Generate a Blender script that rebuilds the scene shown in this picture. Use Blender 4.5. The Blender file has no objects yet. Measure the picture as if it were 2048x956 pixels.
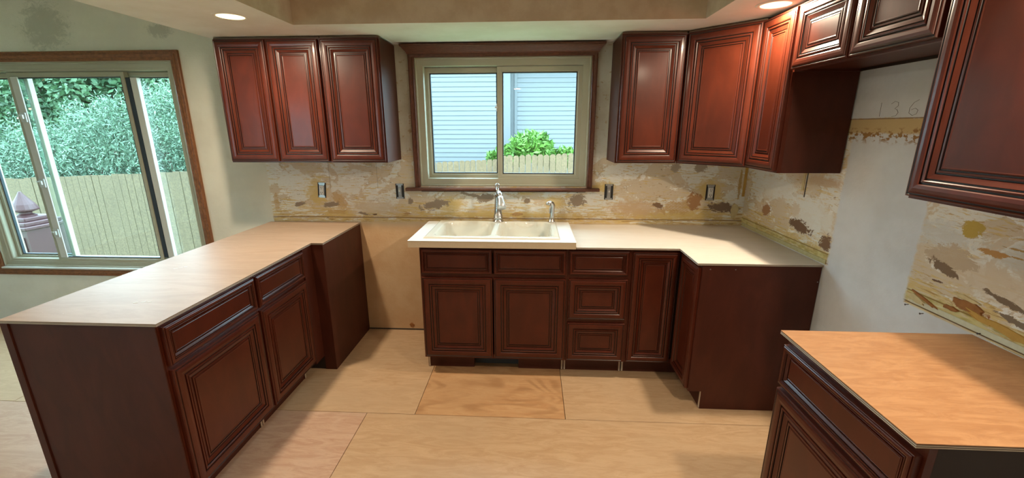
import bpy, bmesh, math, random
import numpy as np
from mathutils import Vector, Matrix, noise as mnoise
random.seed(7)
S = bpy.context.scene
COL = S.collection
PI = math.pi
R = math.radians

# ------------------------------------------------------------------ camera
def setup_camera():
    yaw, pit, rol = -0.054, 0.2634, -0.0023
    fw = Vector((math.sin(yaw)*math.cos(pit), math.cos(yaw)*math.cos(pit), -math.sin(pit)))
    rt = Vector((math.cos(yaw), -math.sin(yaw), 0)); up = rt.cross(fw)
    r2 = rt*math.cos(rol) + up*math.sin(rol); u2 = -rt*math.sin(rol) + up*math.cos(rol)
    cd = bpy.data.cameras.new('camera'); co = bpy.data.objects.new('camera', cd); COL.objects.link(co)
    m = Matrix((r2, u2, -fw)).transposed().to_4x4(); m.translation = (-1.524, -3.1174, 1.5793)
    co.matrix_world = m
    cd.sensor_fit = 'HORIZONTAL'; cd.sensor_width = 36; cd.lens = 855.23*36/2048
    cd.shift_x = (1024-1016.07)/2048; cd.shift_y = (485.63-478)/2048
    cd.clip_start = .02
    S.camera = co
setup_camera()

# ------------------------------------------------------------------ world, view, lamps
SKY = 17.0
LAMP_W = 20.0
LAMP_COL = (1.0, .83, .61)
w = bpy.data.worlds.new('overcast_sky'); S.world = w; w.use_nodes = True
bg = w.node_tree.nodes['Background']; bg.inputs[0].default_value = (.60, .82, 1.0, 1); bg.inputs[1].default_value = SKY
S.view_settings.view_transform = 'Standard'; S.view_settings.look = 'None'
S.view_settings.exposure = -0.12; S.view_settings.gamma = 1.0; S.view_settings.use_curve_mapping = False

ZS = 2.128      # underside of the kitchen soffit
ZC = 2.445      # high ceiling
LAMPS = [(-3.055, -.805, ZS, 1.25), (-.402, -.855, ZS, 1.25), (-.42, -2.28, ZS, 1.15), (-3.055, -2.35, ZS, .35), (-1.74, -2.0, ZC, .18), (-1.74, -3.4, ZS, .25)]   # x, y, z, share of LAMP_W; the last three are added, unseen lamps

# ------------------------------------------------------------------ helpers
def link(o, parent=None):
    COL.objects.link(o)
    if parent is not None: o.parent = parent
    return o
def mesh_obj(name, bm, mats, parent=None, smooth=False):
    me = bpy.data.meshes.new(name)
    bmesh.ops.recalc_face_normals(bm, faces=bm.faces[:])
    bm.to_mesh(me); bm.free()
    for m in (mats if isinstance(mats, (list, tuple)) else [mats]): me.materials.append(m)
    if smooth:
        for p in me.polygons: p.use_smooth = True
    return link(bpy.data.objects.new(name, me), parent)
def inst(o, loc=None, parent='same', name=None):
    c = o.copy(); COL.objects.link(c)
    if parent != 'same': c.parent = parent
    if loc is not None: c.location = loc
    return c
def thing(name, label, cat, loc=(0, 0, 0), rz=0, group=None):
    o = bpy.data.objects.new(name, None); o.empty_display_size = .1
    o.location = loc; o.rotation_euler = (0, 0, rz); link(o)
    return tag(o, label, cat, group)
GROUPS = {'base_cabinet': 'cherry base cabinets', 'corner_base_cabinet': 'cherry base cabinets', 'blind_corner_cabinet': 'cherry base cabinets', 'wall_cabinet': 'cherry wall cabinets', 'corner_wall_cabinet': 'cherry wall cabinets',
          'countertop': 'plywood tops on the base cabinets', 'wall_outlet': 'bare outlets in the scraped wall', 'light_switch': 'bare switches beside the kitchen window', 'ceiling_light': 'recessed ceiling lamps',
          'fence': 'fences outside the windows', 'shrub': 'lime shrubs at the picket fence', 'bush': 'feathery bushes beyond the board fence', 'tree': 'trees beyond the board fence'}
def tag(o, label, cat, group=None):
    o['label'] = label; o['category'] = cat
    group = group or GROUPS.get(o.name.split('.')[0])
    if group: o['group'] = group
    return o
def struct(o): o['kind'] = 'structure'; return o
def box(bm, x0, x1, y0, y1, z0, z1, mi=0, bev=0):
    vs = [bm.verts.new((x, y, z)) for x in (x0, x1) for y in (y0, y1) for z in (z0, z1)]
    F = [(0, 1, 3, 2), (4, 6, 7, 5), (0, 4, 5, 1), (2, 3, 7, 6), (0, 2, 6, 4), (1, 5, 7, 3)]
    fs = [bm.faces.new([vs[i] for i in f]) for f in F]
    for f in fs: f.material_index = mi
    if bev:
        es = set(e for f in fs for e in f.edges)
        bmesh.ops.bevel(bm, geom=list(es), offset=bev, segments=1, affect='EDGES', profile=.5)
    return vs
def bx(name, m, parent, *a, bev=0):
    bm = bmesh.new(); box(bm, *a, bev=bev); return mesh_obj(name, bm, m, parent)
def prism(bm, pts, z0, z1, mi=0):
    a = [bm.verts.new((x, y, z0)) for x, y in pts]; b = [bm.verts.new((x, y, z1)) for x, y in pts]
    n = len(pts); fs = [bm.faces.new(a), bm.faces.new(b)]
    for i in range(n): fs.append(bm.faces.new((a[i], a[(i+1) % n], b[(i+1) % n], b[i])))
    for f in fs: f.material_index = mi
def prism_x(bm, pts, x0, x1, mi=0):      # outline in (y, z), extruded along x
    a = [bm.verts.new((x0, y, z)) for y, z in pts]; b = [bm.verts.new((x1, y, z)) for y, z in pts]
    n = len(pts); fs = [bm.faces.new(a), bm.faces.new(b)]
    for i in range(n): fs.append(bm.faces.new((a[i], a[(i+1) % n], b[(i+1) % n], b[i])))
    for f in fs: f.material_index = mi
def rings(bm, x0, x1, z0, z1, prof, close=True, back=True):
    """mitred moulding around a rectangle; prof = (inset, height towards -y, glaze?)"""
    loops = []
    for (i, d, g) in prof:
        loops.append([bm.verts.new(v) for v in ((x0+i, -d, z0+i), (x1-i, -d, z0+i), (x1-i, -d, z1-i), (x0+i, -d, z1-i))])
    for k in range(len(loops)-1):
        for j in range(4):
            f = bm.faces.new((loops[k][j], loops[k][(j+1) % 4], loops[k+1][(j+1) % 4], loops[k+1][j]))
            f.material_index = prof[k+1][2]
    if close: bm.faces.new(loops[-1])
    else:
        for j in range(4): bm.faces.new((loops[-1][j], loops[-1][(j+1) % 4], loops[0][(j+1) % 4], loops[0][j]))
    if close and back: bm.faces.new(loops[0])
def tube(bm, pts, rad, seg=12, cap=True, mi=0):
    pts = [Vector(p) for p in pts]; n = len(pts)
    rad = rad if isinstance(rad, (list, tuple)) else [rad]*n
    prev = None; rs = []
    for i, p in enumerate(pts):
        t = (pts[min(i+1, n-1)] - pts[max(i-1, 0)]).normalized()
        if prev is None:
            a = Vector((0, 0, 1)) if abs(t.z) < .9 else Vector((1, 0, 0)); u = t.cross(a).normalized()
        else: u = (prev - t*prev.dot(t)).normalized()
        prev = u; v = t.cross(u)
        rs.append([bm.verts.new(p + (u*math.cos(k*2*PI/seg) + v*math.sin(k*2*PI/seg))*rad[i]) for k in range(seg)])
    for i in range(n-1):
        for k in range(seg):
            f = bm.faces.new((rs[i][k], rs[i][(k+1) % seg], rs[i+1][(k+1) % seg], rs[i+1][k])); f.material_index = mi
    if cap: bm.faces.new(rs[0]); bm.faces.new(rs[-1])
def lathe(bm, c, prof, seg=32, cap=True):
    rs = [[bm.verts.new((c[0]+r*math.cos(k*2*PI/seg), c[1]+r*math.sin(k*2*PI/seg), c[2]+z)) for k in range(seg)] for r, z in prof]
    for i in range(len(rs)-1):
        for k in range(seg): bm.faces.new((rs[i][k], rs[i][(k+1) % seg], rs[i+1][(k+1) % seg], rs[i+1][k]))
    if cap: bm.faces.new(rs[0]); bm.faces.new(rs[-1])

# ------------------------------------------------------------------ material helpers
class NT:
    def __init__(s, name):
        s.m = bpy.data.materials.new(name); s.m.use_nodes = True; s.t = s.m.node_tree
        s.b = s.t.nodes['Principled BSDF']; s._co = None
    def n(s, typ, **k):
        nd = s.t.nodes.new(typ)
        for a, b in k.items(): setattr(nd, a, b)
        return nd
    def set(s, sock, v):
        if hasattr(v, 'links') or isinstance(v, bpy.types.NodeSocket): s.t.links.new(v, sock)
        elif isinstance(v, (tuple, list)) and len(v) == 3 and sock.type == 'RGBA': sock.default_value = (*v, 1)
        else: sock.default_value = v
    def co(s):
        if s._co is None: s._co = s.n('ShaderNodeTexCoord').outputs['Object']
        return s._co
    def wco(s): return s.n('ShaderNodeNewGeometry').outputs['Position']
    def sep(s, v):
        nd = s.n('ShaderNodeSeparateXYZ'); s.set(nd.inputs[0], v); return nd.outputs
    def comb(s, x, y, z=0.0):
        nd = s.n('ShaderNodeCombineXYZ')
        for i, v in enumerate((x, y, z)): s.set(nd.inputs[i], v)
        return nd.outputs[0]
    def mp(s, v, scale=(1, 1, 1), loc=(0, 0, 0)):
        nd = s.n('ShaderNodeMapping'); s.set(nd.inputs[0], v); nd.inputs['Scale'].default_value = scale; nd.inputs['Location'].default_value = loc
        return nd.outputs[0]
    def ma(s, op, a, b=0.0, c=0.0):
        nd = s.n('ShaderNodeMath', operation=op); s.set(nd.inputs[0], a); s.set(nd.inputs[1], b); s.set(nd.inputs[2], c); return nd.outputs[0]
    def noise(s, v, scale=5, detail=4, rough=.5, dist=0):
        nd = s.n('ShaderNodeTexNoise'); s.set(nd.inputs['Vector'], v)
        nd.inputs['Scale'].default_value = scale; nd.inputs['Detail'].default_value = detail
        nd.inputs['Roughness'].default_value = rough; nd.inputs['Distortion'].default_value = dist
        return nd.outputs['Fac']
    def ss(s, v, lo, hi, a=0.0, b=1.0):
        nd = s.n('ShaderNodeMapRange', interpolation_type='SMOOTHSTEP'); s.set(nd.inputs[0], v)
        nd.inputs[1].default_value = lo; nd.inputs[2].default_value = hi; nd.inputs[3].default_value = a; nd.inputs[4].default_value = b
        return nd.outputs[0]
    def mix(s, f, a, b):
        nd = s.n('ShaderNodeMix', data_type='RGBA'); s.set(nd.inputs[0], f); s.set(nd.inputs[6], a); s.set(nd.inputs[7], b); return nd.outputs[2]
    def ramp(s, v, stops):
        nd = s.n('ShaderNodeValToRGB'); s.set(nd.inputs[0], v); e = nd.color_ramp.elements
        while len(e) < len(stops): e.new(.5)
        for i, (p, c) in enumerate(stops): e[i].position = p; e[i].color = (*c, 1)
        return nd.outputs[0]
    def bump(s, h, st=.2, d=.01):
        nd = s.n('ShaderNodeBump'); nd.inputs['Strength'].default_value = st; nd.inputs['Distance'].default_value = d
        s.set(nd.inputs['Height'], h); s.t.links.new(nd.outputs[0], s.b.inputs['Normal'])
    def out(s, col, rough=.5, **k):
        s.set(s.b.inputs['Base Color'], col); s.set(s.b.inputs['Roughness'], rough)
        for a, v in k.items(): s.set(s.b.inputs[a.replace('_', ' ')], v)
        return s.m
def srgb(r, g, b):
    f = lambda c: (c/255/12.92 if c <= 10 else ((c/255+.055)/1.055)**2.4)
    return (f(r), f(g), f(b))
def plain(name, col, rough=.5, var=.06, scale=9, **k):
    t = NT(name); nz = t.noise(t.wco(), scale, 4, .6)
    c = t.mix(nz, tuple(x*(1-var) for x in col), tuple(min(1, x*(1+var)) for x in col))
    return t.out(c, rough, **k)

# ---- cherry stained maple: glossy lacquer, darker glaze in the grooves
def cherry(name, col=(.080, .0145, .0058), rough=.36, coat=.22, streak=.5):
    t = NT(name)
    oi = t.n('ShaderNodeObjectInfo').outputs['Random']
    p = t.mp(t.wco(), (5, 5, 1.8))
    n1 = t.noise(p, 2.2, 5, .55, .8); n2 = t.noise(t.wco(), 6, 3, .5)
    a = t.mix(t.ss(n1, .3, .7), tuple(x*.85 for x in col), tuple(x*1.15 for x in col))
    a = t.mix(t.ma('MULTIPLY', t.ss(n2, .35, .75), streak), a, (col[0]*.62, col[1]*.55, col[2]*.55))
    a = t.mix(t.ma('MULTIPLY', oi, .22), a, (col[0]*.75, col[1]*.6, col[2]*.6))
    t.set(t.b.inputs['Coat Weight'], coat); t.set(t.b.inputs['Coat Roughness'], .16); t.set(t.b.inputs['Specular IOR Level'], .28)
    
    return t.out(a, rough)
M = {}
M['cherry'] = cherry('cherry_stained_wood')
M['panel'] = cherry('cherry_side_panel', (.070, .0165, .0085), .48, .05, .2)
M['glaze'] = plain('dark_glaze_in_groove', (.012, .004, .003), .35)
M['dark'] = plain('dark_interior_and_shaded_end', (.018, .009, .006), .6)
M['raw'] = plain('raw_board_edge', (.50, .40, .30), .7)
M['raw_dim'] = plain('raw_cabinet_top_strip', (.24, .17, .11), .7)
M['vinyl'] = plain('tan_vinyl', srgb(170, 168, 148), .38, .03)
M['gasket'] = plain('black_gasket', (.02, .03, .045), .5)
M['white_paint'] = plain('white_painted_strip', (.62, .62, .58), .4)
M['black'] = plain('black_box', (.012, .012, .013), .6)
M['device'] = plain('white_plastic_device', (.72, .70, .66), .35)
M['slot'] = plain('slot_black', (.02, .02, .02), .6)
M['zinc'] = plain('zinc_strap', (.42, .43, .44), .38, Metallic=.9)
M['nickel'] = plain('brushed_nickel', (.50, .50, .50), .26, Metallic=1.0)
M['spray'] = plain('satin_spray_head', (.70, .72, .74), .3, Metallic=.7)
M['latch'] = plain('latch_metal', (.62, .66, .66), .35, Metallic=.3)

def wood_trim(name, col, rough=.4):
    t = NT(name); x = t.noise(t.mp(t.wco(), (3, 40, 3)), 12, 5, .6, .3); y = t.noise(t.wco(), 2.5, 3)
    c = t.mix(t.ss(x, .3, .7), tuple(v*.62 for v in col), tuple(v*1.2 for v in col))
    c = t.mix(t.ma('MULTIPLY', t.ss(y, .4, .8), .35), c, tuple(v*.6 for v in col))
    return t.out(c, rough)
M['oak'] = wood_trim('oak_casing', srgb(138, 88, 52))
M['casing'] = wood_trim('dark_cherry_casing', srgb(100, 60, 44), .35)

def ply(name, base, dark, light, rough=.42, wavy=0., mott=.5, gs=1.0):
    t = NT(name); p = t.wco()
    g = t.noise(t.mp(p, (2.4*gs, 11*gs, 11*gs)), 2.2, 8, .70, 1.3)
    fine = t.noise(t.mp(p, (22*gs, 130*gs, 60)), 1.0, 4, .7)
    big = t.noise(t.mp(p, (.8, 1.6, 1)), 1.7, 4, .55, .4)
    c = t.mix(t.ss(g, .34, .66), dark, light)
    c = t.mix(.45, c, base)
    c = t.mix(t.ma('MULTIPLY', t.ss(fine, .52, .75), .30), c, tuple(v*.72 for v in base))
    c = t.mix(t.ma('MULTIPLY', t.ss(big, .42, .68), mott), c, tuple(v*.80 for v in light))
    if wavy:
        f = t.noise(t.mp(p, (.55, 1.5, 1)), 1.9, 1.5, .4, .5)
        v = t.ma('SINE', t.ma('ADD', t.ma('MULTIPLY', f, 95.0), t.ma('MULTIPLY', fine, 2.5)))
        f2 = t.ss(t.noise(t.mp(p, (1, 3, 1)), 3, 3), .35, .65)
        c = t.mix(t.ma('MULTIPLY', t.ss(v, -.6, 1.0), t.ma('MULTIPLY', f2, wavy)), c, tuple(v_*.66 for v_ in dark))
    # rare pale scuffs
    sc = t.noise(t.mp(p, (60, 60, 60)), 1.0, 2, .5); gate = t.noise(p, 1.6, 1)
    c = t.mix(t.ma('MULTIPLY', t.ss(sc, .76, .80), t.ss(gate, .5, .6)), c, (.75, .68, .58))
    t.bump(fine, .06, .002)
    return t.out(c, rough)
M['floor_ply'] = ply('floor_plywood', srgb(196, 164, 130), srgb(178, 143, 108), srgb(207, 177, 144), .40)
M['floor_pink'] = ply('floor_plywood_pinkish', srgb(196, 160, 136), srgb(178, 138, 112), srgb(210, 180, 156), .40)
M['floor_patch'] = ply('floor_plywood_wavy', srgb(198, 156, 114), srgb(182, 132, 88), srgb(208, 168, 126), .42, .55)
M['birch'] = ply('orange_birch_plywood', srgb(172, 128, 90), srgb(150, 102, 66), srgb(186, 142, 102), .4, 0, .5, 1.3)
M['tan_ply'] = ply('tan_underlayment_plywood', srgb(172, 148, 128), srgb(160, 134, 113), srgb(182, 158, 138), .42, 0, .3, .5)
M['white_ply'] = ply('pale_underlayment_plywood', srgb(216, 207, 196), srgb(210, 200, 187), srgb(222, 214, 204), .40, 0, .2, .4)
M['ply_dark'] = plain('ply_dark_layer', (.10, .07, .05), .7)
M['ply_light'] = plain('ply_light_layer', (.52, .44, .35), .7)
M['laminate'] = plain('white_laminate', (.84, .84, .82), .2, .01)
M['particle'] = plain('particle_board_edge', srgb(200, 180, 150), .7, .12, 150)
M['sink'] = plain('cream_enamel', (.76, .73, .64), .14, .02, Coat_Weight=.5)

# ---- plaster and scraped wall
BROWN = srgb(150, 132, 112); DBROWN = srgb(112, 84, 60); TAN = srgb(212, 196, 172); GREY = srgb(226, 224, 216)
GLUE = srgb(212, 184, 112); RUST = srgb(168, 124, 82); ORG = srgb(196, 158, 102); WHITE = srgb(224, 224, 218); TANB = srgb(206, 176, 140)
def blob(t, h, z, wob, b):
    (h0, z0, rh, rz, col, kind) = b[:6]; tl = b[6] if len(b) > 6 else 0
    dh = t.ma('SUBTRACT', h, h0); dz = t.ma('SUBTRACT', z, z0)
    if tl:
        c, s_ = math.cos(tl), math.sin(tl)
        dh2 = t.ma('ADD', t.ma('MULTIPLY', dh, c), t.ma('MULTIPLY', dz, s_)); dz = t.ma('SUBTRACT', t.ma('MULTIPLY', dz, c), t.ma('MULTIPLY', dh, s_)); dh = dh2
    a = t.ma('POWER', t.ma('ABSOLUTE', t.ma('DIVIDE', dh, rh)), 2.0); c = t.ma('POWER', t.ma('ABSOLUTE', t.ma('DIVIDE', dz, rz)), 2.0)
    d = t.ma('ADD', t.ma('SQRT', t.ma('ADD', a, c)), wob)
    return t.ss(d, .96 if kind == 'hard' else .7, 1.04 if kind == 'hard' else 1.35, 1.0, 0.0)
def boxmask(t, h, z, h0, h1, z0, z1, e=.012):
    m = t.ma('MULTIPLY', t.ss(h, h0-e, h0+e), t.ss(h, h1-e, h1+e, 1.0, 0.0))
    return t.ma('MULTIPLY', m, t.ma('MULTIPLY', t.ss(z, z0-e, z0+e), t.ss(z, z1-e, z1+e, 1.0, 0.0)))
def scraped_layers(t, h, z, p2):
    big = t.noise(t.mp(p2, (1, 1.5, 1)), 3.6, 8, .62, .5); big2 = t.noise(t.mp(p2, (1, 1.7, 1), (7, 3, 0)), 6, 8, .66, .8)
    fine = t.noise(p2, 60, 4, .7); hs = t.noise(t.mp(p2, (3.5, 30, 1)), 2.6, 5, .65, .6)
    c = t.mix(t.ss(big, .49, .51), GREY, TAN)
    c = t.mix(t.ss(big2, .59, .60), c, srgb(236, 234, 228))
    eg = t.ma('MULTIPLY', t.ss(t.ma('ABSOLUTE', t.ma('SUBTRACT', big, .5)), .004, .016, 1, 0), t.ss(t.noise(p2, 9, 3), .5, .6))
    c = t.mix(t.ma('MULTIPLY', eg, .7), c, srgb(176, 148, 96))
    eg2 = t.ma('MULTIPLY', t.ss(t.ma('ABSOLUTE', t.ma('SUBTRACT', big2, .595)), .003, .012, 1, 0), t.ss(t.noise(t.mp(p2, (1, 1, 1), (5, 5, 5)), 10, 3), .54, .6))
    c = t.mix(t.ma('MULTIPLY', eg2, .8), c, srgb(150, 120, 78))
    c = t.mix(t.ma('MULTIPLY', t.ss(fine, .5, .8), .3), c, srgb(176, 160, 132))
    st = t.noise(t.mp(p2, (14, 75, 1)), 1.6, 4, .7); sg = t.noise(t.mp(p2, (2.2, 5, 1), (3, 1, 0)), 2.0, 3, .6)
    c = t.mix(t.ma('MULTIPLY', t.ma('MULTIPLY', t.ss(st, .56, .62), t.ss(sg, .48, .58)), .8), c, srgb(186, 150, 88))
    # glue ridges: stretched noise, thicker towards the worktop line
    low = t.ss(z, .90, 1.12, .13, 0.0)
    g = t.ss(t.ma('ADD', hs, low), .575, .60)
    c = t.mix(t.ma('MULTIPLY', g, .75), c, GLUE)
    c = t.mix(t.ma('MULTIPLY', t.ss(t.ma('ADD', hs, low), .70, .74), .7), c, srgb(160, 120, 62))
    sp = t.noise(t.mp(p2, (1, 1.8, 1), (2, 9, 0)), 24, 3, .6)
    c = t.mix(t.ma('MULTIPLY', t.ss(sp, .69, .72), .8), c, srgb(128, 108, 82))
    return c, hs, fine
def stripes(t, h, z, col, axis, per, fac=.5):
    v = t.ma('SINE', t.ma('MULTIPLY', h if axis == 'h' else z, 2*PI/per))
    return t.mix(t.ma('MULTIPLY', t.ss(v, -.2, .6), fac), col, tuple(min(1, x*1.25) for x in col))
def wall_back_mat():
    t = NT('scraped_plaster_back'); o = t.sep(t.wco()); h, z = o[0], o[2]; p2 = t.comb(h, z)
    wn = t.noise(t.mp(p2, (1, 1.35, 1)), 16, 8, .78, 1.2); wob = t.ma('ADD', .16, t.ma('MULTIPLY', t.ma('SUBTRACT', wn, .5), 3.0))
    sc, hs, fine = scraped_layers(t, h, z, p2)
    B = [(-3.13, 1.12, .085, .11, GLUE, 'soft'), (-2.10, 1.03, .075, .055, GLUE, 'soft'), (-1.35, 1.05, .08, .06, GLUE, 'soft'), (-.25, 1.14, .10, .08, GLUE, 'soft'),
         (-1.0, 1.16, .09, .05, GLUE, 'soft'), (-2.98, .95, .11, .035, GLUE, 'soft'), (-.50, .96, .35, .035, GLUE, 'soft'), (-1.75, .955, .6, .018, GLUE, 'soft'),
         (-.75, 1.01, .22, .06, TANB, 'soft'), (-2.7, 1.0, .2, .06, TAN, 'soft'), (-.045, 1.2, .012, .13, srgb(176, 138, 60), 'hard')]
    for b in B: sc = t.mix(t.ma('MULTIPLY', blob(t, h, z, wob, b), .8), sc, b[4])
    for b in [(-3.452, 1.035, .026, .065, ORG, 'hard'), (-2.955, 1.05, .05, .085, ORG, 'hard', .5), (-2.99, .965, .07, .02, ORG, 'hard'), (-.46, 1.02, .14, .06, ORG, 'hard'), (-1.62, .957, .05, .014, RUST, 'hard'), (-2.45, .957, .035, .01, RUST, 'hard')]:
        v = t.ma('SINE', t.ma('MULTIPLY', t.ma('ADD', z if b[3] > .04 else h, t.ma('ADD', t.ma('MULTIPLY', h if b[3] > .04 else z, .45), t.ma('MULTIPLY', fine, .004))), 2*PI/.011))
        sc = t.mix(t.ma('MULTIPLY', blob(t, h, z, wob, b), t.ss(v, -.5, .4, .35, 1.0)), sc, b[4])
    for b in [(-3.27, 1.025, .055, .018, BROWN, 'hard', .3), (-3.035, 1.02, .075, .026, BROWN, 'hard', .15), (-2.235, 1.025, .125, .038, BROWN, 'hard', .22), (-2.78, .952, .05, .012, BROWN, 'hard', -.2), (-2.70, .95, .03, .008, DBROWN, 'hard'),
              (-1.86, 1.075, .09, .035, BROWN, 'hard', .3), (-1.19, 1.065, .075, .055, BROWN, 'hard', .3), (-1.55, 1.06, .03, .02, BROWN, 'hard'), (-2.42, 1.05, .02, .03, BROWN, 'hard'), (-1.96, 1.10, .1, .012, BROWN, 'hard', -.2),
              (-.145, 1.02, .125, .042, srgb(122, 100, 80), 'hard', -.1), (-.60, 1.03, .05, .022, srgb(134, 104, 78), 'hard', -.2), (-.345, 1.065, .06, .07, RUST, 'hard'), (-.50, 1.30, .04, .04, srgb(170, 154, 134), 'hard'), (-.33, 1.31, .05, .05, srgb(166, 150, 130), 'hard')]:
        sc = t.mix(blob(t, h, z, wob, b), sc, b[4])
    # line of the old worktop
    ln = t.ma('ADD', z, t.ma('MULTIPLY', t.ma('SUBTRACT', t.noise(t.comb(h, 0.0), 5, 3), .5), .012))
    sc = t.mix(t.ma('MULTIPLY', t.ss(t.ma('ABSOLUTE', t.ma('SUBTRACT', ln, .925)), .002, .006, 1, 0), .75), sc, srgb(120, 84, 40))
    n = t.noise(p2, 3, 4, .6); n2 = t.noise(p2, 22, 4, .7)
    upper = t.mix(t.ss(n, .4, .6), srgb(206, 202, 190), srgb(192, 184, 168)); upper = t.mix(t.ma('MULTIPLY', t.ss(t.ma('ADD', n2, t.ma('MULTIPLY', hs, .3)), .74, .80), .7), upper, srgb(168, 138, 92))
    low = t.mix(t.ss(n, .35, .65), srgb(206, 176, 140), srgb(196, 160, 122)); low = t.mix(t.ma('MULTIPLY', t.ss(z, .84, .885), .5), low, srgb(214, 200, 170))
    paint = t.mix(t.ss(n, .35, .7), srgb(226, 221, 206), srgb(216, 210, 194))
    grey = t.ma('MAXIMUM', t.ma('MAXIMUM', blob(t, h, z, wob, (-4.12, 2.24, .09, .05, GREY, 'soft')), blob(t, h, z, wob, (-4.95, 2.27, .17, .16, GREY, 'soft'))), 0.0)
    paint = t.mix(t.ma('MULTIPLY', grey, .6), paint, srgb(168, 166, 152))
    hz = t.ma('ADD', z, t.ma('MULTIPLY', t.ma('SUBTRACT', n2, .5), .03))
    c = t.mix(t.ss(hz, .885, .9), low, sc)
    c = t.mix(t.ss(t.ma('ADD', hz, t.ma('MULTIPLY', t.ma('SUBTRACT', n, .5), .12)), 1.36, 1.42), c, upper)
    edge = t.ma('ADD', h, t.ma('MULTIPLY', t.ma('SUBTRACT', n2, .5), .02))
    c = t.mix(t.ss(edge, -3.50, -3.485), paint, c)
    t.bump(t.ma('ADD', t.ma('MULTIPLY', hs, .5), fine), .28, .004)
    return t.out(c, .72)
def wall_right_mat():
    t = NT('scraped_plaster_right'); o = t.sep(t.wco()); h, z = o[1], o[2]; p2 = t.comb(h, z, 4.0)
    wn = t.noise(t.mp(p2, (1, 1.35, 1)), 16, 8, .78, 1.2); wob = t.ma('ADD', .16, t.ma('MULTIPLY', t.ma('SUBTRACT', wn, .5), 3.0))
    sc, hs, fine = scraped_layers(t, h, z, p2)
    for b in [(-.35, 1.22, .26, .09, WHITE, 'soft'), (-.75, 1.10, .2, .12, WHITE, 'soft'), (-1.50, 1.19, .12, .06, srgb(206, 206, 202), 'soft'), (-1.86, 1.17, .2, .06, srgb(200, 198, 190), 'soft'), (-1.75, 1.08, .33, .07, TAN, 'soft'), (-1.55, 1.12, .1, .05, srgb(190, 168, 140), 'hard'),
              (-.45, 1.10, .06, .08, TAN, 'hard'), (-.80, 1.30, .2, .03, TANB, 'soft'), (-.6, 1.12, .05, .05, TAN, 'hard')]:
        sc = t.mix(t.ma('MULTIPLY', blob(t, h, z, wob, b), .85), sc, b[4])
    for b in [(-1.595, 1.235, .045, .035, srgb(186, 158, 70), 'hard'), (-.30, 1.06, .05, .05, srgb(164, 124, 88), 'hard'), (-1.67, .965, .06, .02, srgb(150, 92, 44), 'hard'), (-1.85, 1.18, .16, .004, srgb(176, 140, 80), 'hard'), (-1.8, 1.205, .1, .004, srgb(176, 140, 80), 'hard'), (-1.68, 1.175, .05, .012, srgb(186, 140, 80), 'hard'),
              (-.665, 1.035, .12, .038, DBROWN, 'hard', .12), (-.90, 1.0, .05, .045, srgb(122, 92, 66), 'hard'), (-1.535, 1.075, .065, .022, srgb(126, 104, 80), 'hard', .25), (-1.755, 1.035, .075, .012, srgb(122, 102, 80), 'hard', .2), (-1.52, 1.02, .03, .006, DBROWN, 'hard'), (-1.80, .985, .07, .012, srgb(126, 108, 88), 'hard', .15)]:
        sc = t.mix(blob(t, h, z, wob, b), sc, b[4])
    n = t.noise(p2, 3, 4, .6); n2 = t.noise(p2, 22, 4, .7)
    paint = t.mix(t.ss(n, .35, .7), srgb(216, 220, 224), srgb(202, 205, 208))
    rag = t.ma('MULTIPLY', t.ma('SUBTRACT', n2, .5), .05)
    hr = t.ma('ADD', h, rag); zr = t.ma('ADD', z, t.ma('MULTIPLY', rag, .5))
    # glue ridge just above the worktop line
    rid = t.ss(t.ma('ABSOLUTE', t.ma('SUBTRACT', zr, .928)), .018, .034, 1.0, 0.0)
    c = t.mix(t.ma('MULTIPLY', rid, t.ss(t.noise(t.mp(p2, (6, 30, 1)), 2.0, 6, .7), .34, .56, .15, 1.0)), sc, t.mix(t.ss(t.noise(t.mp(p2, (8, 20, 1)), 2.4, 4), .4, .62), srgb(206, 196, 136), srgb(176, 158, 92)))
    c = t.mix(t.ss(t.ma('ABSOLUTE', t.ma('SUBTRACT', z, .947)), .001, .004, 1, 0), c, srgb(140, 112, 54))
    c = t.mix(t.ss(t.ma('ABSOLUTE', t.ma('SUBTRACT', z, .899)), .001, .004, 1, 0), c, srgb(110, 84, 46))
    c = t.mix(t.ma('MULTIPLY', t.ss(hr, -1.42, -1.40), t.ss(hr, -.95, -.93, 1, 0)), c, paint)      # the filled bare strip
    c = t.mix(t.ss(z, .885, .895, 1, 0), c, paint)
    up = t.ss(zr, 1.545, 1.555)
    c = t.mix(t.ma('MULTIPLY', up, 1.0), c, paint)
    st = t.ma('MULTIPLY', t.ss(zr, 1.545, 1.555), t.ss(zr, 1.61, 1.618, 1, 0))
    c = t.mix(t.ma('MULTIPLY', st, .9), c, srgb(196, 166, 106))
    sp = t.noise(t.mp(p2, (1, 1.5, 1)), 30, 3, .6)
    s2 = t.ma('MULTIPLY', t.ss(zr, 1.50, 1.53), t.ss(zr, 1.56, 1.58, 1, 0))
    c = t.mix(t.ma('MULTIPLY', s2, t.ss(sp, .5, .58)), c, srgb(150, 112, 60))
    c = t.mix(t.ma('MULTIPLY', t.ss(t.ma('ABSOLUTE', t.ma('SUBTRACT', z, 1.613)), .001, .0035, 1, 0), .8), c, srgb(120, 96, 66))
    t.bump(t.ma('ADD', t.ma('MULTIPLY', hs, .5), fine), .28, .004)
    return t.out(c, .7)
M['wall_back'] = wall_back_mat(); M['wall_right'] = wall_right_mat()
def plaster(name, a, b, sc=3):
    t = NT(name); n = t.noise(t.wco(), sc, 5, .6); n2 = t.noise(t.wco(), 40, 3, .7)
    t.bump(n2, .12, .002); return t.out(t.mix(t.ss(n, .35, .68), a, b), .8)
M['ceil'] = plaster('ceiling_plaster', srgb(236, 234, 228), srgb(224, 221, 212))
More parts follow.
